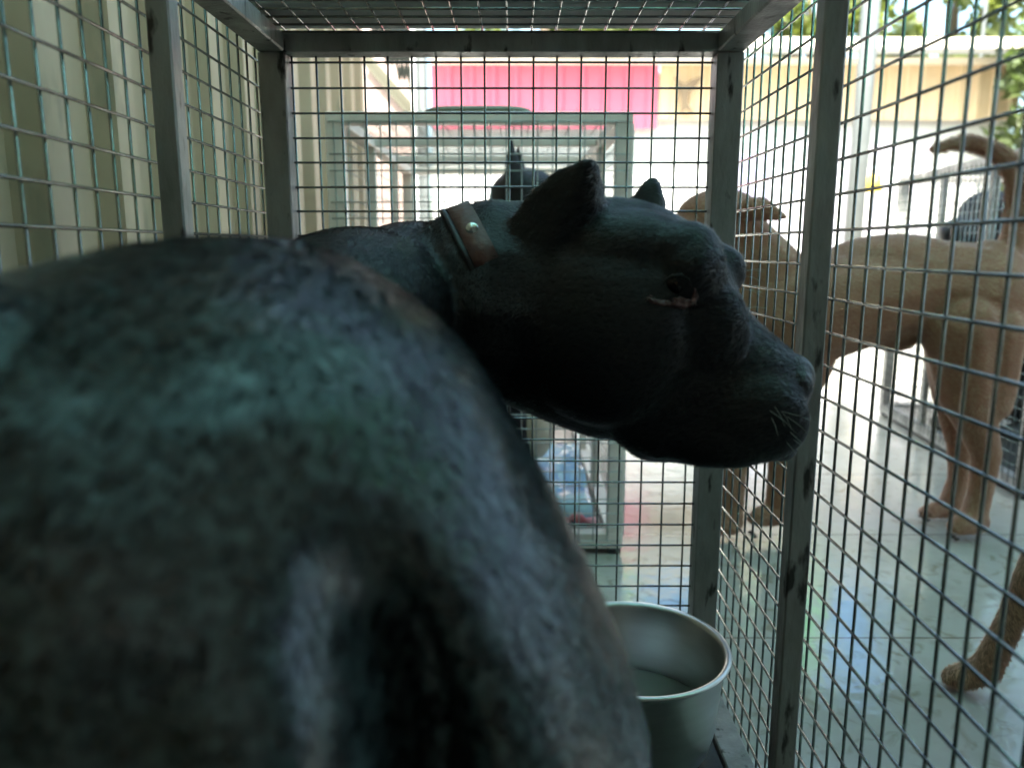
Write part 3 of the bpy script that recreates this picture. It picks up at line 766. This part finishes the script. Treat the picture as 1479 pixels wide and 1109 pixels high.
# ------------------------------------------------------------------ tan dog outside, standing, facing left
ZT = 1.68
def T(px, py, dz=0.): return at(px, py, ZT+dz)
kpx = ZT/FPX
bm = bmesh.new()
chain(bm, [(T(1408, 425), 72*kpx), (T(1330, 412), 66*kpx), (T(1240, 430), 74*kpx), (T(1150, 450), 84*kpx), (T(1110, 455), 78*kpx)])
ell(bm, T(1420, 440), (62*kpx, .095, 92*kpx)); ell(bm, T(1290, 395), (120*kpx, .08, 56*kpx)); ell(bm, T(1130, 505), (75*kpx, .09, 90*kpx))
ell(bm, T(1290, 490), (36*kpx, .03, 18*kpx))
# neck and head
chain(bm, [(T(1105, 400), 58*kpx), (T(1075, 350), 42*kpx), (T(1045, 322), 42*kpx)])
ell(bm, T(1040, 318), (64*kpx, .06, 44*kpx)); chain(bm, [(T(1010, 330), 34*kpx), (T(960, 352, -.02), 24*kpx), (T(935, 358, -.03), 19*kpx)])
hullpts(bm, [T(1085, 283, -.07), T(1085, 300, -.085), T(1072, 320, -.075), T(1120, 295, -.085), T(1143, 317, -.08), T(1125, 312, -.09), T(1100, 280, -.055), T(1108, 312, -.06), T(1142, 320, -.07)])
chain(bm, [(T(1080, 300, -.075), 14*kpx), (T(1105, 298, -.08), 9*kpx)])
# tail: rises, then curls back over to the left
tp = [(1452, 385, 20), (1464, 340, 17), (1472, 300, 14), (1471, 262, 13), (1458, 235, 12), (1434, 217, 11), (1402, 207, 10), (1372, 208, 8), (1346, 216, 6)]
chain(bm, [(T(x, y), r*kpx) for x, y, r in tp])
# hind legs
chain(bm, [(T(1385, 470, -.06), 52*kpx), (T(1395, 560, -.06), 40*kpx), (T(1412, 615, -.055), 27*kpx), (T(1425, 655, -.05), 20*kpx), (T(1415, 715, -.05), 17*kpx), (T(1405, 748, -.055), 19*kpx)])
chain(bm, [(T(1410, 752, -.06), 19*kpx), (T(1388, 757, -.075), 15*kpx)])
chain(bm, [(T(1430, 480, -.06), 45*kpx), (T(1430, 580, -.06), 30*kpx)])
chain(bm, [(T(1375, 470, .06), 45*kpx), (T(1372, 560, .06), 28*kpx), (T(1386, 640, .06), 19*kpx), (T(1385, 690, .06), 16*kpx), (T(1372, 728, .055), 17*kpx)])
chain(bm, [(T(1372, 733, .055), 16*kpx), (T(1346, 737, .045), 12*kpx)])
# front legs
chain(bm, [(T(1130, 540, -.05), 42*kpx), (T(1133, 620, -.05), 26*kpx), (T(1128, 680, -.05), 19*kpx), (T(1122, 735, -.05), 17*kpx)])
chain(bm, [(T(1120, 742, -.05), 18*kpx), (T(1098, 745, -.06), 15*kpx)])
chain(bm, [(T(1085, 540, .0), 38*kpx), (T(1065, 620, -.03), 24*kpx), (T(1060, 690, -.05), 18*kpx), (T(1056, 745, -.06), 17*kpx)])
chain(bm, [(T(1055, 755, -.06), 18*kpx), (T(1036, 758, -.07), 15*kpx)])
# toes
for (px, py, dz) in ((1388, 760, -.075), (1098, 748, -.06), (1036, 761, -.07), (1346, 738, .045)):
    for k in (-1, 0, 1): 
        c = T(px-10+abs(k)*3, py+2, dz)+Vector((0, k*.014, 0)); c.z = max(c.z, .013); ell(bm, c, (.018, .009, .011), None, 2)
tan_me = fuse(bm, .0065, 6)
# keep soles on the floor
zmin = min(v.co.z for v in tan_me.vertices); print('tan dog zmin', zmin)
for v in tan_me.vertices:
    if v.co.z < .003: v.co.z = .003+(v.co.z-.003)*.05
TO = Vector((T(1250, 500).x, ZT, 0))
tan = thing('tan_dog', 'tan short haired dog standing outside the cage with its tail curled over its back', 'dog', TO)
tp_ = [mesh_obj('body', tan_me, M['fur_tan'], tan)]
def flow_tan(P): 
    F = np.tile(np.array([1., 0, -.35]), (len(P), 1)); F[P[:, 2] < .33] = (.15, 0, -1)
    tl = (P[:, 2] > .67) & (P[:, 0] > .95); F[tl] = (-.9, 0, .3)
    return F
def keep_tan(c, n):
    v = c-np.array([0, 0, CAMZ]); v = v/np.linalg.norm(v, axis=1)[:, None]; return (np.sum(v*n, 1) < .4)*1.0+.02
tp_.append(fur(tan_me, flow_tan, 60000, .010, .0005, M['strand_tan'], tan, keep_tan, .22, .12))
def keep_tail(c, n): return ((c[:, 2] > .70) & (c[:, 0] > .85))*1.0
tp_.append(fur(tan_me, flow_tan, 6000, .016, .0005, M['strand_tan'], tan, keep_tail, .5, .12))
b = bmesh.new()
for (px, py, dz) in ((1374, 764, -.075), (1084, 752, -.06), (1022, 764, -.07), (1332, 741, .045)):
    for k in (-1, 0, 1):
        b = bmesh.new()
        c = T(px, py, dz)+Vector((.006, k*.014, 0)); c.z = .010; ell(b, c, (.007, .003, .004), None, 2)
        tp_.append(obj('claw', b, M['claw'], tan, True))
for o in tp_: o.data.transform(Matrix.Translation(-TO))

# ------------------------------------------------------------------ generic standing dog (faces -x), body length about .62
def dog_mesh(scale, pose=None, ears='prick', voxel=.008, head=(-.40, 0, .60), sit=False):
    b = bmesh.new(); V3 = Vector
    if sit:
        chain(b, [(V3((.10, 0, .14)), .13), (V3((.02, 0, .26)), .12), (V3((-.08, 0, .40)), .10), (V3((-.13, 0, .52)), .075), (V3(head), .075)])
        for s in (-1, 1):
            chain(b, [(V3((.08, s*.09, .13)), .085), (V3((-.05, s*.11, .10)), .05), (V3((.0, s*.11, .03)), .03), (V3((-.10, s*.11, .028)), .024)])
            chain(b, [(V3((-.10, s*.06, .36)), .05), (V3((-.13, s*.065, .20)), .032), (V3((-.13, s*.065, .04)), .026), (V3((-.17, s*.065, .024)), .022)])
    else:
        chain(b, [(V3((.26, 0, .46)), .10), (V3((.10, 0, .47)), .085), (V3((-.08, 0, .45)), .11), (V3((-.20, 0, .46)), .11), (V3((-.30, 0, .55)), .07), (V3(head), .065)])
        P = pose or {}
        for s in (-1, 1):
            fl = P.get(('f', s), [(-.20, .36, .055), (-.20, .22, .032), (-.20, .06, .024), (-.235, .024, .022)])
            hl_ = P.get(('h', s), [(.28, .40, .075), (.25, .27, .05), (.33, .16, .03), (.30, .05, .024), (.27, .024, .022)])
            for L_ in (fl, hl_): chain(b, [(V3((x, s*.07, z)), r) for x, z, r in L_])
        chain(b, [(V3((.34, 0, .50)), .03), (V3((.44, 0, .46)), .022), (V3((.52, 0, .36)), .012)])
    h = V3(head)
    ell(b, h+V3((-.01, 0, .01)), (.085, .075, .07)); chain(b, [(h+V3((-.05, 0, -.02)), .05), (h+V3((-.14, 0, -.04)), .036)])
    for s in (-1, 1):
        if ears == 'prick': hullpts(b, [h+V3((.04, s*.05, .03)), h+V3((-.02, s*.045, .05)), h+V3((.02, s*.075, .03)), h+V3((.015, s*.03, .05)), h+V3((.02, s*.062, .15)), h+V3((.010, s*.054, .15))])
        else: hullpts(b, [h+V3((.03, s*.06, .05)), h+V3((-.02, s*.06, .05)), h+V3((.05, s*.085, -.03)), h+V3((.0, s*.085, -.04)), h+V3((.02, s*.095, .0)), h+V3((.0, s*.05, .03))])
    bmesh.ops.scale(b, vec=(scale,)*3, verts=b.verts)
    return fuse(b, voxel, 5)
# dog in the second cage: faces right, so turned by pi
d2 = thing('black_dog', 'second black dog with one pointed ear sitting in the cage behind', 'dog', (-.112, 1.80, .04), math.radians(172))
hx = (-.13, 0, .70)
me = dog_mesh(1.0, sit=True, head=hx)
mesh_obj('body', me, M['fur_black'], d2)
bm = bmesh.new(); ell(bm, (-.165, .0, .20), (.05, .085, .10)); o = obj('chest_patch', bm, M['cream'], d2, True)
# dog in the right-hand cage
d3 = thing('black_dog', 'black dog curled low inside the right hand cage', 'dog', (1.63, 2.50, .036), math.radians(20))
mesh_obj('body', dog_mesh(1.12, sit=True, head=(-.12, 0, .62), ears='flop'), M['fur_black'], d3)
# dog whose front leg reaches in at the lower right
rp = at(1404, 1008, .99)
pose = {('f', 1): [(-.20, .42, .055), (-.30, .31, .030), (-.345, .22, .023), (-.37, .12, .019), (-.39, .045, .022), (-.42, .022, .020), (-.435, .018, .014)], ('f', -1): [(-.10, .36, .055), (-.02, .24, .03), (.02, .06, .024), (-.02, .024, .022)]}
d4 = thing('brown_dog', 'brown dog whose front leg reaches in at the lower right outside the cage', 'dog', (rp.x+.30, rp.y-.27, 0), math.radians(-36))
me = dog_mesh(1.0, pose=pose, head=(-.12, .10, .66), ears='flop', voxel=.007)
body4 = mesh_obj('body', me, M['fur_brown'], d4)
fur(me, lambda P: np.tile(np.array([.5, 0, -.8]), (len(P), 1)), 26000, .009, .0005, M['strand_tan'], d4, lambda c, n: (c[:, 0] < 0)*(c[:, 2] < .4)*1.0+.02, .25, .1)

# bedding in the second cage
bm = bmesh.new(); nx, ny = 40, 26; g = []
for i in range(nx):
    row = []
    for j in range(ny):
        x = -.24+.48*i/(nx-1); y = 0+.42*j/(ny-1)
        p = Vector((x*22, y*16, 1.3)); z = .022+.016*noise.noise(p)+.012*noise.noise(p*2.3)+y*.08
        if j == 0: z -= .03
        row.append(bm.verts.new((x, y, z)))
    g.append(row)
for i in range(nx-1):
    for j in range(ny-1): bm.faces.new((g[i][j], g[i+1][j], g[i+1][j+1], g[i][j+1]))
r = bmesh.ops.extrude_face_region(bm, geom=bm.faces[:]); bmesh.ops.translate(bm, vec=(0, 0, -.008), verts=[v for v in r['geom'] if isinstance(v, bmesh.types.BMVert)])
bmesh.ops.recalc_face_normals(bm, faces=bm.faces)
bs = obj('plastic_sheet', bm, M['blue'], None, True); bs.location = (-.066, 1.59, .06)
tag(bs, 'crumpled blue plastic sheet on the floor of the second cage', 'sheet')
bm = bmesh.new()
pts = [Vector((-.2+.42*k/40, .008*math.sin(k*1.3), .008*math.sin(k*.9))) for k in range(41)]
tube(bm, pts, [.010+.005*math.sin(k*2.1) for k in range(41)], 8)
pk = obj('pink_cloth', bm, M['redpink'], None, True); pk.location = (-.045, 1.585, .055)
tag(pk, 'rolled pink cloth along the front edge of the blue sheet', 'cloth')

# ------------------------------------------------------------------ lights, sky, camera
w = bpy.data.worlds.new('World'); sc.world = w; w.use_nodes = True
nt = w.node_tree; sk = nt.nodes.new('ShaderNodeTexSky'); sk.sky_type = 'NISHITA'; sk.sun_disc = False
SUN_EL, SUN_AZ = math.radians(58), math.radians(200)      # azimuth clockwise from +Y
sk.sun_elevation = SUN_EL; sk.sun_rotation = SUN_AZ; sk.dust_density = 5.0; sk.ozone_density = .2
tn = nt.nodes.new('ShaderNodeMix'); tn.data_type = 'RGBA'; tn.blend_type = 'MULTIPLY'; tn.inputs[0].default_value = 1; tn.inputs[7].default_value = (.88, 1, .93, 1)
nt.links.new(sk.outputs[0], tn.inputs[6]); nt.links.new(tn.outputs[2], nt.nodes['Background'].inputs[0]); nt.nodes['Background'].inputs[1].default_value = .13
sd = Vector((math.sin(SUN_AZ)*math.cos(SUN_EL), math.cos(SUN_AZ)*math.cos(SUN_EL), math.sin(SUN_EL)))
sl = bpy.data.lights.new('sun', 'SUN'); sl.energy = 4.0; sl.angle = math.radians(.5); sl.color = (1, .95, .87)
so = bpy.data.objects.new('sun', sl); col.objects.link(so); so.rotation_euler = sd.to_track_quat('Z', 'Y').to_euler(); so.location = sd*10
cam = bpy.data.cameras.new('camera'); co = bpy.data.objects.new('camera', cam); col.objects.link(co)
co.location = (0, 0, CAMZ); cam.sensor_width = 36; cam.lens = 36*FPX/1479; cam.clip_start = .01; cam.clip_end = 200
cam.shift_x = -(CX-739.5)/1479
co.rotation_euler = (math.pi/2-TH, math.radians(0), 0)
cam.dof.use_dof = True; cam.dof.focus_distance = .80; cam.dof.aperture_fstop = (cam.lens/1000)/.0048
sc.camera = co
sc.view_settings.view_transform = 'Standard'; sc.view_settings.look = 'None'; sc.view_settings.exposure = 2.8; sc.view_settings.gamma = 1
sc.render.engine = 'CYCLES'
sc.cycles.max_bounces = 8; sc.cycles.transparent_max_bounces = 8

# ------------------------------------------------------------------ to metres
done = set()
for o in sc.objects:
    o.location = Vector(o.location)*S
    if o.type == 'MESH' and o.data.name not in done:
        done.add(o.data.name); o.data.transform(Matrix.Scale(S, 4))
cam.dof.focus_distance *= S
